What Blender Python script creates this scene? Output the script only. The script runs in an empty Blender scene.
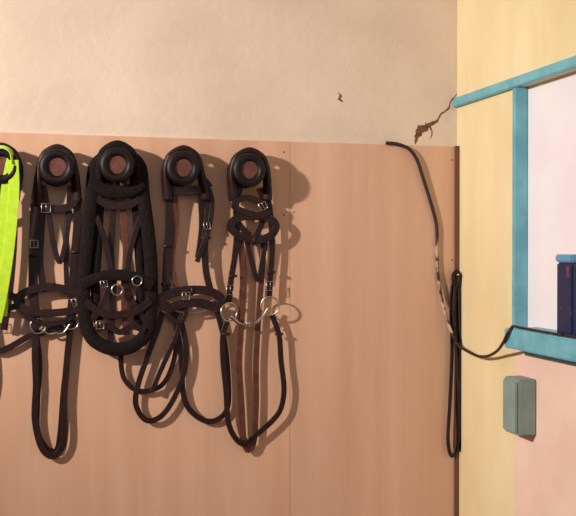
import bpy, bmesh, math, random
from mathutils import Vector, Matrix, Euler
random.seed(4)
scene = bpy.context.scene
scene.view_settings.view_transform = 'Standard'

# ------------------------------------------------------------------ camera
FPX = 1000.0
CAM = Vector((-1.52, -3.40, 1.50))
ROT = Euler((math.radians(90-0.57), 0, math.radians(-14.5)), 'XYZ')
cd = bpy.data.cameras.new('camera'); cam = bpy.data.objects.new('camera', cd)
scene.collection.objects.link(cam)
cam.location = CAM; cam.rotation_euler = ROT
cd.sensor_width = 36; cd.lens = 36*FPX/576.0
scene.camera = cam
RM = ROT.to_matrix()
def ray(u, v):
    return RM @ Vector(((u-288)/FPX, (258-v)/FPX, -1))
def B(u, v, o=0.0):      # measured point on the back wall (y=0), standing o metres off it
    d = ray(u, v); t = (-o-CAM.y)/d.y
    return CAM + d*t
def R(u, v, o=0.0):      # measured point on the right wall (x=0), standing o metres off it
    d = ray(u, v); t = (-o-CAM.x)/d.x
    return CAM + d*t
OS = 1.45                # bridles stand well off the wall on deep racks
def BO(u, v, o): return B(u, v, o*OS)
PX = 0.0035

# --------------------------------------------------------------- materials
def lin(c):
    return tuple(((x/255)/12.92 if x/255 <= .04045 else ((x/255+.055)/1.055)**2.4) for x in c)
def mat(name, rgb, rough=.6, metal=0, rgb2=None, scale=8, stretch=(1,1,1), bump=0, bscale=60, spec=.5, lo=.35, hi=.65, detail=5):
    m = bpy.data.materials.new(name); m.use_nodes = True
    nt = m.node_tree; b = nt.nodes['Principled BSDF']
    b.inputs['Roughness'].default_value = rough
    b.inputs['Metallic'].default_value = metal
    b.inputs['Specular IOR Level'].default_value = spec
    tc = nt.nodes.new('ShaderNodeTexCoord')
    mp = nt.nodes.new('ShaderNodeMapping'); mp.inputs['Scale'].default_value = stretch
    nt.links.new(tc.outputs['Object'], mp.inputs[0])
    c1 = lin(rgb)+(1,)
    if rgb2:
        n = nt.nodes.new('ShaderNodeTexNoise'); n.inputs['Scale'].default_value = scale; n.inputs['Detail'].default_value = detail
        nt.links.new(mp.outputs[0], n.inputs['Vector'])
        r = nt.nodes.new('ShaderNodeValToRGB')
        r.color_ramp.elements[0].position = lo; r.color_ramp.elements[1].position = hi
        r.color_ramp.elements[0].color = c1; r.color_ramp.elements[1].color = lin(rgb2)+(1,)
        nt.links.new(n.outputs['Fac'], r.inputs[0]); nt.links.new(r.outputs[0], b.inputs['Base Color'])
    else:
        b.inputs['Base Color'].default_value = c1
    if bump:
        n2 = nt.nodes.new('ShaderNodeTexNoise'); n2.inputs['Scale'].default_value = bscale; n2.inputs['Detail'].default_value = 6
        nt.links.new(mp.outputs[0], n2.inputs['Vector'])
        bp = nt.nodes.new('ShaderNodeBump'); bp.inputs['Strength'].default_value = bump; bp.inputs['Distance'].default_value = .01
        nt.links.new(n2.outputs['Fac'], bp.inputs['Height']); nt.links.new(bp.outputs[0], b.inputs['Normal'])
    return m
M_plaster = mat('plaster', (210,190,172), .9, rgb2=(222,204,186), scale=3, bump=.2, bscale=30)
M_ply = mat('plywood', (202,156,126), .45, rgb2=(215,172,143), scale=4.0, stretch=(3,1,.22), bump=.05, bscale=25, spec=.4, lo=.3, hi=.7, detail=8)
M_ply2 = mat('plywood_b', (205,160,132), .45, rgb2=(217,176,149), scale=3.6, stretch=(3,1,.22), bump=.05, bscale=25, spec=.4, lo=.3, hi=.7, detail=8)
M_shade_screw = mat('gap_shade_screw_brown', (110,70,52), .8)  # dark brown for the painted corner shadow line and the screws
M_yel = mat('cream_paint', (224,204,156), .7, rgb2=(235,218,174), scale=5, stretch=(1,1,.4), bump=.2, bscale=22)
M_pink = mat('pink_paint', (230,194,178), .7, rgb2=(238,208,190), scale=5, bump=.15, bscale=25)
M_white = mat('daylit_white_paint', (232,224,230), .5, rgb2=(240,234,236), scale=3, bump=.05, bscale=20)  # white paint, lightened so its colour carries the daylight brightness
M_teal = mat('teal_paint', (96,160,176), .5, rgb2=(116,182,194), scale=14, bump=.15, bscale=40)
M_box = mat('grey_green_paint', (122,142,134), .6, rgb2=(136,154,146), scale=12, bump=.1)
M_dark = mat('crack_brown', (86,50,36), .95, rgb2=(130,84,60), scale=60)  # brown of the cracks and holes in the plaster
M_floor = mat('concrete', (110,98,88), .9, rgb2=(128,114,102), scale=5, bump=.3)
M_ceil = mat('ceiling_paint', (205,192,180), .9, rgb2=(214,200,188), scale=3)
M_lea = mat('black_leather', (28,12,12), .45, rgb2=(42,19,17), scale=40, bump=.15, bscale=220, spec=.35)
M_leb = mat('brown_leather', (76,38,28), .45, rgb2=(98,52,38), scale=30, bump=.12, bscale=220)
M_pad = mat('black_padding', (17,9,10), .8, rgb2=(28,16,16), scale=70, bump=.5, bscale=180, spec=.2)
M_rack = mat('black_rubber', (18,10,12), .5, rgb2=(26,15,16), scale=30, spec=.3)
M_rackc = mat('brown_wood_core', (84,46,40), .6, rgb2=(104,60,50), scale=30)
M_met = mat('steel', (186,176,168), .3, metal=1)
M_neon = mat('hi_vis_webbing', (190,226,40), .6, rgb2=(176,214,36), scale=50)
M_neon.node_tree.nodes['Principled BSDF'].inputs['Sheen Weight'].default_value = .3
M_cord = mat('brown_cord', (46,24,20), .6)
M_cordw = mat('worn_cord', (190,160,140), .7, rgb2=(60,36,30), scale=22, lo=.44, hi=.52)
M_navy = mat('navy_print', (24,36,72), .4, rgb2=(120,56,76), scale=30, lo=.64, hi=.68, detail=2)
M_lid = mat('pale_blue_lid', (96,150,186), .4)

# ----------------------------------------------------------------- helpers
def link(name, me, mats, parent=None, smooth=False):
    for m in (mats if isinstance(mats, (list, tuple)) else [mats]): me.materials.append(m)
    if smooth:
        for p in me.polygons: p.use_smooth = True
    o = bpy.data.objects.new(name, me); scene.collection.objects.link(o)
    if parent: o.parent = parent
    return o
def empty(name, loc=(0,0,0)):
    e = bpy.data.objects.new(name, None); e.empty_display_size = .05
    scene.collection.objects.link(e); return e
def box(name, lo, hi, m, parent=None, bev=0.0):
    bm = bmesh.new(); bmesh.ops.create_cube(bm, size=1)
    lo, hi = Vector(lo), Vector(hi)
    for v in bm.verts:
        v.co = Vector([(lo[i]+hi[i])/2 + v.co[i]*(abs(hi[i]-lo[i])) for i in range(3)])
    if bev: bmesh.ops.bevel(bm, geom=bm.edges[:], offset=bev, segments=2, affect='EDGES')
    me = bpy.data.meshes.new(name); bm.to_mesh(me); bm.free()
    return link(name, me, m, parent)
def prism(name, pts, o0, o1, m, parent=None):   # polygon on back wall plane, extruded between two offsets
    bm = bmesh.new()
    a = [bm.verts.new((p.x, -o0, p.z)) for p in pts]; b = [bm.verts.new((p.x, -o1, p.z)) for p in pts]
    bm.faces.new(b); bm.faces.new(a[::-1]); n = len(pts)
    for i in range(n): bm.faces.new((a[i], a[(i+1)%n], b[(i+1)%n], b[i]))
    bmesh.ops.recalc_face_normals(bm, faces=bm.faces)
    me = bpy.data.meshes.new(name); bm.to_mesh(me); bm.free()
    return link(name, me, m, parent)
def cr(pts, closed=False, sub=8):
    n = len(pts); out = []
    g = (lambda i: pts[i % n]) if closed else (lambda i: pts[max(0, min(n-1, i))])
    for i in range(n if closed else n-1):
        p0, p1, p2, p3 = g(i-1), g(i), g(i+1), g(i+2)
        for k in range(sub):
            t = k/sub
            out.append([.5*((2*p1[j]) + (-p0[j]+p2[j])*t + (2*p0[j]-5*p1[j]+4*p2[j]-p3[j])*t*t + (-p0[j]+3*p1[j]-3*p2[j]+p3[j])*t**3) for j in range(len(p1))])
    if not closed: out.append(list(pts[-1]))
    return out
def sweep(name, path, twist, w, t, m, parent, closed=False, rnd=False):
    """strap: rounded-rectangle section w x t (metres) swept along world-space points"""
    bm = bmesh.new(); rings = []; n = len(path)
    if rnd: sec = [(math.cos(a)*w/2, math.sin(a)*t/2) for a in [i*math.pi/5 for i in range(10)]]
    else:
        c = min(w, t)*.28; W, T = w/2, t/2
        sec = [(W, -T+c), (W, T-c), (W-c, T), (-W+c, T), (-W, T-c), (-W, -T+c), (-W+c, -T), (W-c, -T)]
    for i in range(n):
        a = path[(i-1) % n] if (closed or i > 0) else path[i]
        b = path[(i+1) % n] if (closed or i < n-1) else path[i]
        T_ = (b-a).normalized(); N = Vector((0,-1,0))
        s = T_.cross(N)
        if s.length < 1e-3: s = Vector((1,0,0))
        s.normalize(); nn = s.cross(T_).normalized()
        q = math.radians(twist[i]); s2 = s*math.cos(q)+nn*math.sin(q); n2 = nn*math.cos(q)-s*math.sin(q)
        rings.append([bm.verts.new(path[i]+s2*x+n2*y) for x, y in sec])
    k = len(sec)
    for i in range(n if closed else n-1):
        r0, r1 = rings[i], rings[(i+1) % n]
        for j in range(k): bm.faces.new((r0[j], r0[(j+1)%k], r1[(j+1)%k], r1[j]))
    if not closed: bm.faces.new(rings[0][::-1]); bm.faces.new(rings[-1])
    bmesh.ops.recalc_face_normals(bm, faces=bm.faces)
    me = bpy.data.meshes.new(name); bm.to_mesh(me); bm.free()
    return link(name, me, m, parent, smooth=(rnd or t > .009))
WS = 1.2
def strap(name, pts, wpx, parent, m=None, t=.0045, o=.03, tw=0, closed=False, rnd=False, proj=BO):
    """pts (u,v[,off[,twist]])"""
    P = [(p[0], p[1], p[2] if len(p) > 2 else o, p[3] if len(p) > 3 else tw) for p in pts]
    S = cr(P, closed)
    return sweep(name, [proj(s[0], s[1], max(s[2], .016)) for s in S], [s[3] for s in S], wpx*PX*(1 if rnd else WS), t if not rnd else wpx*PX, m or M_lea, parent, closed, rnd)
def torus(name, c, R0, r0, m, parent, rot=(math.pi/2,0,0), sx=1.0):
    bm = bmesh.new(); N, K = 32, 10; rg = []
    for i in range(N):
        a = 2*math.pi*i/N
        rg.append([bm.verts.new(((R0+r0*math.cos(b))*math.cos(a)*sx, (R0+r0*math.cos(b))*math.sin(a), r0*math.sin(b))) for b in [2*math.pi*j/K for j in range(K)]])
    for i in range(N):
        for j in range(K): bm.faces.new((rg[i][j], rg[(i+1)%N][j], rg[(i+1)%N][(j+1)%K], rg[i][(j+1)%K]))
    bmesh.ops.recalc_face_normals(bm, faces=bm.faces)
    bm.transform(Matrix.Translation(c) @ Euler(rot).to_matrix().to_4x4())
    me = bpy.data.meshes.new(name); bm.to_mesh(me); bm.free()
    return link(name, me, m, parent, smooth=True)
def buckle(u, v, parent, ang=0, w=8, h=8, o=.04):
    c = BO(u, v, o); q = math.radians(ang); pts = []
    for x, z in [(-w/2,-h/2),(0,-h/2),(w/2,-h/2),(w/2,0),(w/2,h/2),(0,h/2),(-w/2,h/2),(-w/2,0)]:
        x *= PX; z *= PX
        pts.append(c+Vector((x*math.cos(q)-z*math.sin(q), 0, x*math.sin(q)+z*math.cos(q))))
    sweep('buckle_frame', pts, [0]*8, .003, .003, M_met, parent, closed=True, rnd=True)
    a = c+Vector((math.sin(q)*h/2*PX, 0, -math.cos(q)*h/2*PX)); b = c-Vector((math.sin(q)*h/2*PX, .004, -math.cos(q)*h/2*PX))
    sweep('buckle_prong', [a, (a+b)/2, b], [0]*3, .0022, .0022, M_met, parent, rnd=True)
def keeper(u, v, parent, w=8, ang=0, o=.032, m=None):
    c = BO(u, v, o); q = math.radians(ang); d = Vector((math.cos(q), 0, math.sin(q)))*w*.58*PX
    sweep('keeper', [c-d, c, c+d], [0]*3, .009, .010, m or M_lea, parent)

# -------------------------------------------------------------- room shell
H = 2.75
box('wall_back', (-4.6, 0, 0), (0, .15, H), M_plaster)
yj = R(515, 300).y; y2 = -1.75
zs = R(528, 327).z; zt = R(515, 88).z
wr = empty('wall_right')
box('corner_pier', (0, yj, 0), (.15, .15, H), M_yel, wr)
box('wall_below_window', (0, y2, 0), (.15, yj, zs-.02), M_pink, wr)
box('wall_above_window', (0, y2, zt), (.15, yj, H), M_yel, wr)
box('wall_near', (0, -4.6, 0), (.15, y2, H), M_pink, wr)
box('wall_left', (-4.75, -4.6, 0), (-4.6, .15, H), M_plaster)
box('floor', (-4.75, -4.6, -.1), (.15, .15, 0), M_floor)
box('ceiling', (-4.75, -4.6, H), (.15, .15, H+.1), M_ceil)

# window with teal frame, boarded white inside
win = empty('window_1')
box('jamb_far', (-.012, yj-.03, zs-.02), (.03, yj, zt), M_teal, win, .003)
box('jamb_near', (-.012, y2, zs-.02), (.03, y2+.035, zt), M_teal, win, .003)
box('white_panel', (.03, y2, zs-.02), (.06, yj, zt+.02), M_white, win)
sl_end = R(504, 340, .085).y
box('sill', (-.085, y2-.03, zs-.062), (.03, sl_end, zs), M_teal, win, .004)
box('sill_apron', (-.03, y2-.01, zs-.082), (0, sl_end-.02, zs-.062), M_teal, win, .003)
# head rail running from the corner over the window
box('trim_1', (-.018, y2, R(459,107).z), (0, -.001, R(459,98).z), M_teal, None, .003)
# dark brown strip painted in as the shadow line of the corner gap
box('corner_shadow_strip', (-.016, -.024, 0), (0, -.0125, R(459,146).z), M_shade_screw, None, .002)

# plywood lining: two sheets with a seam
tl, tm, tr = B(-60,133,0), B(289,142,0), B(456,147,0)
def sheet(name, a, b, m):
    return prism(name, [Vector((a.x,0,.03)), Vector((b.x,0,.03)), b, a], 0.0, .012, m)
left_far = Vector((-4.5, 0, tl.z+.02))
sheet('plywood_panel', left_far, tm, M_ply)
sheet('plywood_panel', Vector((tm.x+.0012,0,tm.z)), tr, M_ply2)
scr = empty('panel_screws')
for u, v in [(284,152),(284,215),(294,212),(284,330),(452,160),(452,260)]:
    c = B(u, v, .013)
    bm = bmesh.new(); bmesh.ops.create_cone(bm, cap_ends=True, segments=12, radius1=.003, radius2=.002, depth=.002)
    bm.transform(Matrix.Translation(c) @ Matrix.Rotation(math.pi/2, 4, 'X'))
    me = bpy.data.meshes.new('screw'); bm.to_mesh(me); bm.free(); link('screw', me, M_shade_screw, scr)

# cracks and missing plaster
def crack(name, pts):
    pts = cr(pts, sub=4); n = len(pts); U, D = [], []
    bm = bmesh.new()
    for i, (u, v, w) in enumerate(pts):
        a = pts[max(0,i-1)]; b = pts[min(n-1,i+1)]
        d = Vector((b[0]-a[0], b[1]-a[1])).normalized(); s = Vector((-d.y, d.x))
        k1 = w/2*random.uniform(.5,1.3); k2 = w/2*random.uniform(.5,1.3)
        p = B(u+s.x*k1, v+s.y*k1); q = B(u-s.x*k2, v-s.y*k2)
        U.append(bm.verts.new((p.x,-.0008,p.z))); D.append(bm.verts.new((q.x,-.0008,q.z)))
    for i in range(n-1): bm.faces.new((U[i],U[i+1],D[i+1],D[i]))
    bmesh.ops.recalc_face_normals(bm, faces=bm.faces)
    me = bpy.data.meshes.new(name); bm.to_mesh(me); bm.free(); return link(name, me, M_dark, ck)
ck = empty('plaster_crack')
crack('c1', [(457,94,1),(451,101,1.2),(448,109,1.6),(441,114,1.4),(437,121,2.2),(431,124,4),(426,127,8),(420,131,9),(417,137,5),(415,144,1.2)])
crack('c2', [(430,127,1.4),(432,133,1),(430,139,.5)])
crack('c4', [(338,93,.8),(341,96,2.4),(339,99,3),(343,102,.8)])

# ------------------------------------------------------------ bridle racks
def rack(u, v, r=17):
    e = empty('bridle_rack')
    F = .108
    c = B(u, v, F); k = r*PX
    def cyl(name, y0, y1, rad, m):
        bm = bmesh.new(); bmesh.ops.create_cone(bm, cap_ends=True, segments=40, radius1=rad, radius2=rad, depth=abs(y1-y0))
        bm.transform(Matrix.Translation((c.x, (y0+y1)/2, c.z)) @ Matrix.Rotation(math.pi/2,4,'X'))
        bmesh.ops.bevel(bm, geom=[x for x in bm.edges if len(x.link_faces)==2 and x.calc_face_angle()>1], offset=.002, segments=2, affect='EDGES')
        me = bpy.data.meshes.new(name); bm.to_mesh(me); bm.free(); link(name, me, m, e)
    cyl('back_plate', -.0125, -.0175, k*.95, M_rack)
    cyl('drum', -.0175, -F+.005, k*.72, M_rack)
    cyl('core', -F+.005, -F-.003, k*.52, M_rackc)
    torus('front_rim', Vector((c.x,-F,c.z)), k*.72, k*.25, M_rack, e)
racks = [(1,166),(57,167),(117,165),(183,168),(249,170)]
for r in racks: rack(*r)

def crown(u, v, L, Rr, parent, w=.034, t=7, r=17, name='headpiece', m=None):
    pts = [(*L, .035, 25), (u-r-1, v+6, .045, 80), (u-r+2, v-9, .05, 90), (u-r*.55, v-r*.92, .05, 90), (u, v-r-2.5, .05, 90),
           (u+r*.55, v-r*.92, .05, 90), (u+r-2, v-9, .05, 90), (u+r+1, v+6, .045, 100), (*Rr, .035, 155)]
    S = cr([(*p,) for p in pts])
    sweep(name, [BO(s[0], s[1], s[2]) for s in S], [s[3] for s in S], w, t*PX, m or M_lea, parent)

# ---- bridle far left, with hi-vis strap
b = empty('bridle')
crown(1,166,(-19,205),(14,200), b)
strap('cheekpiece_1', [(-19,200),(-20,260),(-16,310),(-12,340)], 6, b)
strap('cheekpiece_2', [(14,196),(14,240),(10,290),(4,330)], 5, b, o=.028)
strap('browband', [(-19,208),(-5,216),(10,212),(15,204)], 6, b, o=.038)
strap('rein_1', [(-14,335),(-6,350),(8,348),(30,336),(52,330),(76,322)], 5, b, o=.022)
strap('rein_2', [(-12,330),(-8,380),(-18,415),(-30,400),(-28,350),(-16,320)], 5, b, o=.02)
strap('noseband', [(-22,296),(-8,290),(8,294),(22,302),(8,308),(-12,306),(-22,300)], 5, b, o=.034)
buckle(-12,320,b)
hv = empty('hi_vis_strap')
strap('webbing_front', [(13,160,.084),(14,190,.08),(11,230,.076),(6,270,.07),(0,305,.06),(-4,322,.055)], 8, hv, M_neon, t=.003)
strap('webbing_back', [(11,158,.08),(5,190,.074),(3,230,.068),(2,270,.06),(4,300,.05),(3,316,.05)], 6, hv, M_neon, t=.003)
strap('webbing_top', [(-10,150,.083),(2,147,.084),(11,152,.084),(13,164,.084)], 5, hv, M_neon, t=.003, tw=60)

# ---- bridle at 57
b = empty('bridle')
crown(57,167,(36,205),(77,202), b, t=6)
strap('cheekpiece_1', [(36,195),(34,230),(33,270),(34,300),(37,330)], 7, b)
strap('cheekpiece_2', [(77,195),(77,225),(74,260),(72,300),(69,325)], 6, b)
strap('cheekpiece_3', [(42,185,.036),(42,220),(40,260),(44,292)], 5, b, o=.026)
strap('cheekpiece_4', [(70,186,.036),(68,220),(66,250),(67,290)], 4, b, o=.026)
strap('browband', [(34,196),(44,206),(58,209),(70,206),(79,196)], 6, b, o=.040)
strap('throat_lash', [(44,186),(49,215),(54,245),(60,262),(66,240),(70,210)], 4, b, o=.032)
strap('noseband', [(17,300),(28,291),(48,287),(68,290),(82,298),(76,309),(52,313),(28,311)], 6, b, o=.038, closed=True)
strap('flash_strap', [(18,304),(30,318),(50,324),(70,318),(80,304)], 4, b, o=.034)
strap('rein_1', [(38,322),(35,350),(36,385),(35,420),(42,448),(54,456),(64,440),(64,400),(67,360),(71,322)], 5, b, o=.024)
strap('rein_2', [(35,326),(40,360),(38,400),(38,430),(46,447),(56,450),(60,430),(63,390),(68,350),(70,324)], 3.6, b, o=.018)
torus('bit_ring', BO(38,326,.03), 7*PX, .0025, M_met, b); torus('bit_ring', BO(71,322,.03), 7*PX, .0025, M_met, b)
strap('bit_mouthpiece', [(40,328),(48,334),(55,333),(63,333),(70,324)], 2.2, b, M_met, o=.03, rnd=True)
buckle(34,244,b,0,7,7,.036); buckle(76,302,b,20,7,7,.043); buckle(46,208,b,o=.046); keeper(34,256,b); keeper(76,252,b)

# ---- big padded bridle (lungeing cavesson) at 117
b = empty('lungeing_cavesson')
crown(117,165,(95,200),(139,200), b, t=9, w=.05, m=M_pad)
strap('padded_headpiece', [(104,158,.052),(95,168,.05),(92,195,.045),(88,235,.04),(84,275,.04),(84,310,.04),(90,335,.04),(103,346,.04),(118,349,.04),(134,345,.04),(147,332,.04),(151,308,.04),(151,270,.04),(148,232,.042),(143,195,.045),(140,168,.05),(130,157,.052),(117,152,.053)], 10.5, b, M_pad, t=.022, closed=True)
strap('inner_padding_1', [(101,180),(99,215),(97,255),(95,290),(99,320)], 7, b, M_pad, t=.016, o=.034)
strap('inner_padding_2', [(134,180),(137,215),(139,255),(141,290),(137,325)], 7, b, M_pad, t=.016, o=.034)
strap('browband', [(93,183),(104,190),(118,192),(132,190),(143,182)], 10, b, o=.056, m=M_pad, t=.012)
strap('browband_lower', [(94,196),(106,204),(118,206),(131,204),(142,196)], 6, b, o=.05)
strap('noseband', [(83,284),(98,278),(117,275),(136,278),(153,286)], 9, b, M_pad, t=.014, o=.055)
strap('noseband_lower', [(85,302),(100,312),(117,315),(136,311),(151,300)], 6, b, o=.05)
strap('jowl_strap_1', [(96,216),(106,244),(112,276)], 4.5, b, o=.046)
strap('jowl_strap_2', [(141,216),(132,244),(126,276)], 4.5, b, o=.042)
strap('jowl_strap_3', [(92,322),(104,300),(112,280)], 4.5, b, o=.044)
strap('jowl_strap_4', [(146,322),(132,300),(124,280)], 4.5, b, o=.044)
strap('chin_strap', [(95,330),(108,326),(120,332),(132,326),(145,331)], 5, b, o=.05)
strap('hanging_strap_1', [(112,176),(113,210),(111,250),(113,290),(111,330),(110,345)], 5, b, o=.038)
strap('hanging_strap_2', [(124,176),(123,210),(126,250),(124,290),(126,335)], 5, b, o=.038, m=M_leb)
torus('nose_ring', BO(117,290,.062), 5*PX, .0025, M_met, b)
torus('side_ring', BO(137,281,.062), 4.5*PX, .0025, M_met, b)
buckle(100,325,b,0,7,7,.056); buckle(104,284,b,10,6,6,.062)
strap('lead_strap', [(122,348,.035),(121,362),(124,378),(134,389),(148,391),(164,383),(174,360),(178,330),(182,300)], 4, b, o=.022)

# ---- bridle at 183
b = empty('bridle')
crown(183,168,(168,200),(206,200), b, t=6)
strap('cheekpiece_1', [(169,192),(169,230),(167,262),(166,300)], 6.5, b)
strap('cheekpiece_2', [(206,190),(208,215),(205,240),(206,270),(212,296)], 5.5, b)
strap('cheekpiece_3', [(175,188,.036),(176,225),(172,262),(178,294)], 4, b, o=.026, m=M_leb)
strap('cheekpiece_4', [(200,188,.036),(202,225),(198,258)], 5, b, o=.026)
strap('browband', [(164,184),(172,190),(186,191),(200,189),(210,182)], 7, b, o=.04)
strap('throat_lash', [(204,180),(212,200),(209,228),(203,246),(197,262)], 4, b, o=.034)
strap('noseband', [(160,300),(172,293),(190,290),(208,291),(221,298),(218,307),(200,303),(182,304),(168,308)], 7, b, o=.04, closed=True)
strap('flash_strap', [(163,306),(168,316),(180,322),(186,312),(184,300)], 4, b, o=.034)
strap('rein_1', [(164,302),(159,325),(148,355),(138,385),(136,405),(146,420),(160,417),(173,400),(184,372),(186,345),(180,318),(176,304)], 4.5, b, o=.024)
strap('rein_2', [(172,304),(178,335),(182,365),(183,392),(190,410),(206,421),(220,418),(228,405),(228,375),(225,345),(219,318),(214,302)], 4.5, b, o=.02)
strap('martingale_strap', [(183,304),(179,328),(171,348),(160,372),(152,392)], 4, b, o=.03)
torus('bit_ring', BO(166,306,.036), 6*PX, .0025, M_met, b); torus('bit_ring', BO(216,305,.036), 6*PX, .0025, M_met, b)
strap('bit_mouthpiece', [(168,308),(180,312),(192,313),(204,311),(214,307)], 2.2, b, M_met, o=.03, rnd=True)
buckle(207,226,b,10,6,7,.038); buckle(186,296,b,0,7,7,.046); keeper(168,246,b); keeper(206,238,b)
keeper(166,284,b); keeper(192,291,b,8,90,.042)

# ---- bridle at 249 with snaffle bit
b = empty('bridle')
crown(249,170,(234,200),(267,200), b, t=6)
strap('cheekpiece_1', [(234,192),(237,225),(235,255),(231,280),(229,302)], 5, b)
strap('cheekpiece_2', [(267,192),(271,220),(272,250),(270,278),(269,298)], 5, b)
strap('cheekpiece_3', [(240,188,.036),(236,205),(238,222),(250,236)], 5, b, o=.034)
strap('cheekpiece_4', [(259,188,.036),(264,205),(262,222),(256,236)], 5, b, o=.03)
strap('browband', [(230,226),(240,236),(256,240),(270,236),(276,226),(268,218),(252,216),(238,218)], 6.5, b, o=.042, closed=True)
strap('noseband', [(234,206),(243,198),(256,200),(266,208),(262,216),(248,213)], 5, b, o=.046, closed=True)
strap('hanging_strap_1', [(240,236),(243,270),(242,310),(239,360),(241,400),(243,440)], 5.5, b, M_leb, o=.024)
strap('hanging_strap_2', [(264,236),(262,270),(259,310),(256,360),(256,400),(254,440),(248,450),(243,440)], 5, b, M_leb, o=.022)
strap('throat_lash', [(246,238),(252,262),(258,280),(262,262),(266,240)], 4, b, o=.03)
torus('bit_ring', BO(229,312,.036), 9*PX, .003, M_met, b, (math.pi/2,0,.35)); torus('bit_ring', BO(270,306,.036), 9*PX, .003, M_met, b, (math.pi/2,0,-.35))
strap('bit_mouthpiece_1', [(231,316),(237,322),(244,325),(249,324)], 3, b, M_met, o=.038, rnd=True)
strap('bit_mouthpiece_2', [(249,324),(256,322),(263,316),(268,308)], 3, b, M_met, o=.038, rnd=True)
torus('bit_joint', BO(249,324,.038), .008, .003, M_met, b)
strap('rein_1', [(228,320),(223,335),(223,360),(226,390),(228,420),(234,436),(243,444),(252,440)], 4.5, b, o=.028)
strap('rein_2', [(272,315),(279,335),(281,360),(284,388),(281,408),(273,420),(262,430),(250,440)], 4.5, b, o=.028)
buckle(230,290,b,-5,7,9,.035); buckle(270,286,b,0,7,9,.035); buckle(263,206,b,30,7,7,.051)
keeper(233,276,b,7); keeper(271,272,b,7); keeper(254,240,b,8,80,.043)
keeper(226,334,b,7,0,.028); keeper(279,334,b,7,0,.028)

# ---- reins hanging in the corner
b = empty('leather_reins')
peg = B(456,276,.03)
sweep('peg', [Vector((peg.x,-.0125,peg.z)), Vector((peg.x,-.03,peg.z)), Vector((peg.x,-.055,peg.z+.006))], [0]*3, .008, .008, M_met, b, rnd=True)
strap('rein_1', [(455,274),(451,300),(452,350),(450,400),(448,440),(452,456),(458,440),(457,400),(457,350),(458,300),(457,274)], 3.2, b, o=.03, closed=True, proj=B)
strap('rein_2', [(457,275),(454,310),(456,350),(459,400),(460,440),(459,450),(462,420),(461,360),(460,310),(459,280)], 2.8, b, o=.04, closed=True, proj=B)
strap('rein_knot', [(453,276),(456,272),(460,276),(458,284),(454,284)], 3.2, b, o=.045, closed=True, proj=B)

# ---- long whip/cord from the wall across the corner to the window sill
b = empty('lunge_whip')
strap('stock', [(386,143,.02),(397,144,.022),(409,149,.025),(417,160,.025),(423,178,.024),(430,200,.022),(436,222,.02),(437,236,.02)], 3.6, b, M_cord, rnd=True, proj=B)
strap('worn_section', [(437,235,.02),(437,255,.02),(438,275,.022),(442,300,.03),(448,323,.045),(454,338,.06)], 3.2, b, M_cordw, rnd=True, proj=B)
S = [B(454,338,.06), B(458,345,.07), R(467,351,.03), R(478,356,.025), R(488,356,.03), R(497,351,.05), R(503,343,.088), R(508,333,.094), R(513,326,.08)]
pp = [Vector(p) for p in cr([tuple(p) for p in S])]
sweep('lash', pp, [0]*len(pp), .010, .010, M_cord, b, rnd=True)
zc = zs+.005
a0 = S[-1]
L = [a0, Vector((-.066, a0.y-.04, zc)), Vector((-.07, a0.y-.12, zc)), Vector((-.075, a0.y-.2, zc)), Vector((-.074, a0.y-.3, zc)), Vector((-.076, a0.y-.45, zc))]
pp = [Vector(p) for p in cr([tuple(p) for p in L])]
sweep('lash_end', pp, [0]*len(pp), .008, .008, M_cord, b, rnd=True)

# ---- printed tin on the sill
b = empty('storage_tin')
ty = R(565,300,.03).y
hz = R(566,262,.03).z
box('body', (-.058, ty-.085, zs+.0005), (.022, ty, hz), M_navy, b, .005)
box('lid', (-.061, ty-.088, hz), (.025, ty+.003, hz+.022), M_lid, b, .004)

# ---- box under the sill
b = empty('junction_box')
yb0, yb1 = R(504,400,.06).y, R(519,400,.06).y
zb1 = R(512,378,.06).z; zb0 = R(512,434,.06).z
box('housing', (-.06, yb1, zb0), (0, yb0, zb1), M_box, b, .004)
box('cover', (-.068, yb1+.006, zb0+.008), (-.06, yb0-.006, zb1-.008), M_box, b, .003)

# ------------------------------------------------------------------ lights
def area(name, loc, tgt, size, power, col):
    l = bpy.data.lights.new(name, 'AREA'); l.size = size; l.energy = power; l.color = col
    o = bpy.data.objects.new(name, l); scene.collection.objects.link(o)
    o.location = loc; o.rotation_euler = (Vector(tgt)-Vector(loc)).to_track_quat('-Z','Y').to_euler()
sp = bpy.data.lights.new('key_lamp','SPOT'); sp.energy = 700; sp.color = (1,.91,.83); sp.shadow_soft_size = .07
sp.spot_size = math.radians(64); sp.spot_blend = 1.0
so = bpy.data.objects.new('key_lamp', sp); scene.collection.objects.link(so)
so.location = (-3.9,-1.9,2.6); so.rotation_euler = (Vector((-.3,0,1.35))-so.location).to_track_quat('-Z','Y').to_euler()
area('fill_light', (-1.2,-4.2,2.3), (-.7,0,1.4), 1.2, 7, (.98,.94,.96))  # added soft fill, no fixture hangs here
area('added_cool_fill', (-1.6,-2.2,2.4), (0,-.9,1.6), .8, 3, (.84,.9,1))  # added cool lamp inside the room, brightens the white panel side
w = bpy.data.worlds.new('world'); scene.world = w; w.use_nodes = True
w.node_tree.nodes['Background'].inputs[0].default_value = (.9,.86,.9,1)
w.node_tree.nodes['Background'].inputs[1].default_value = .19
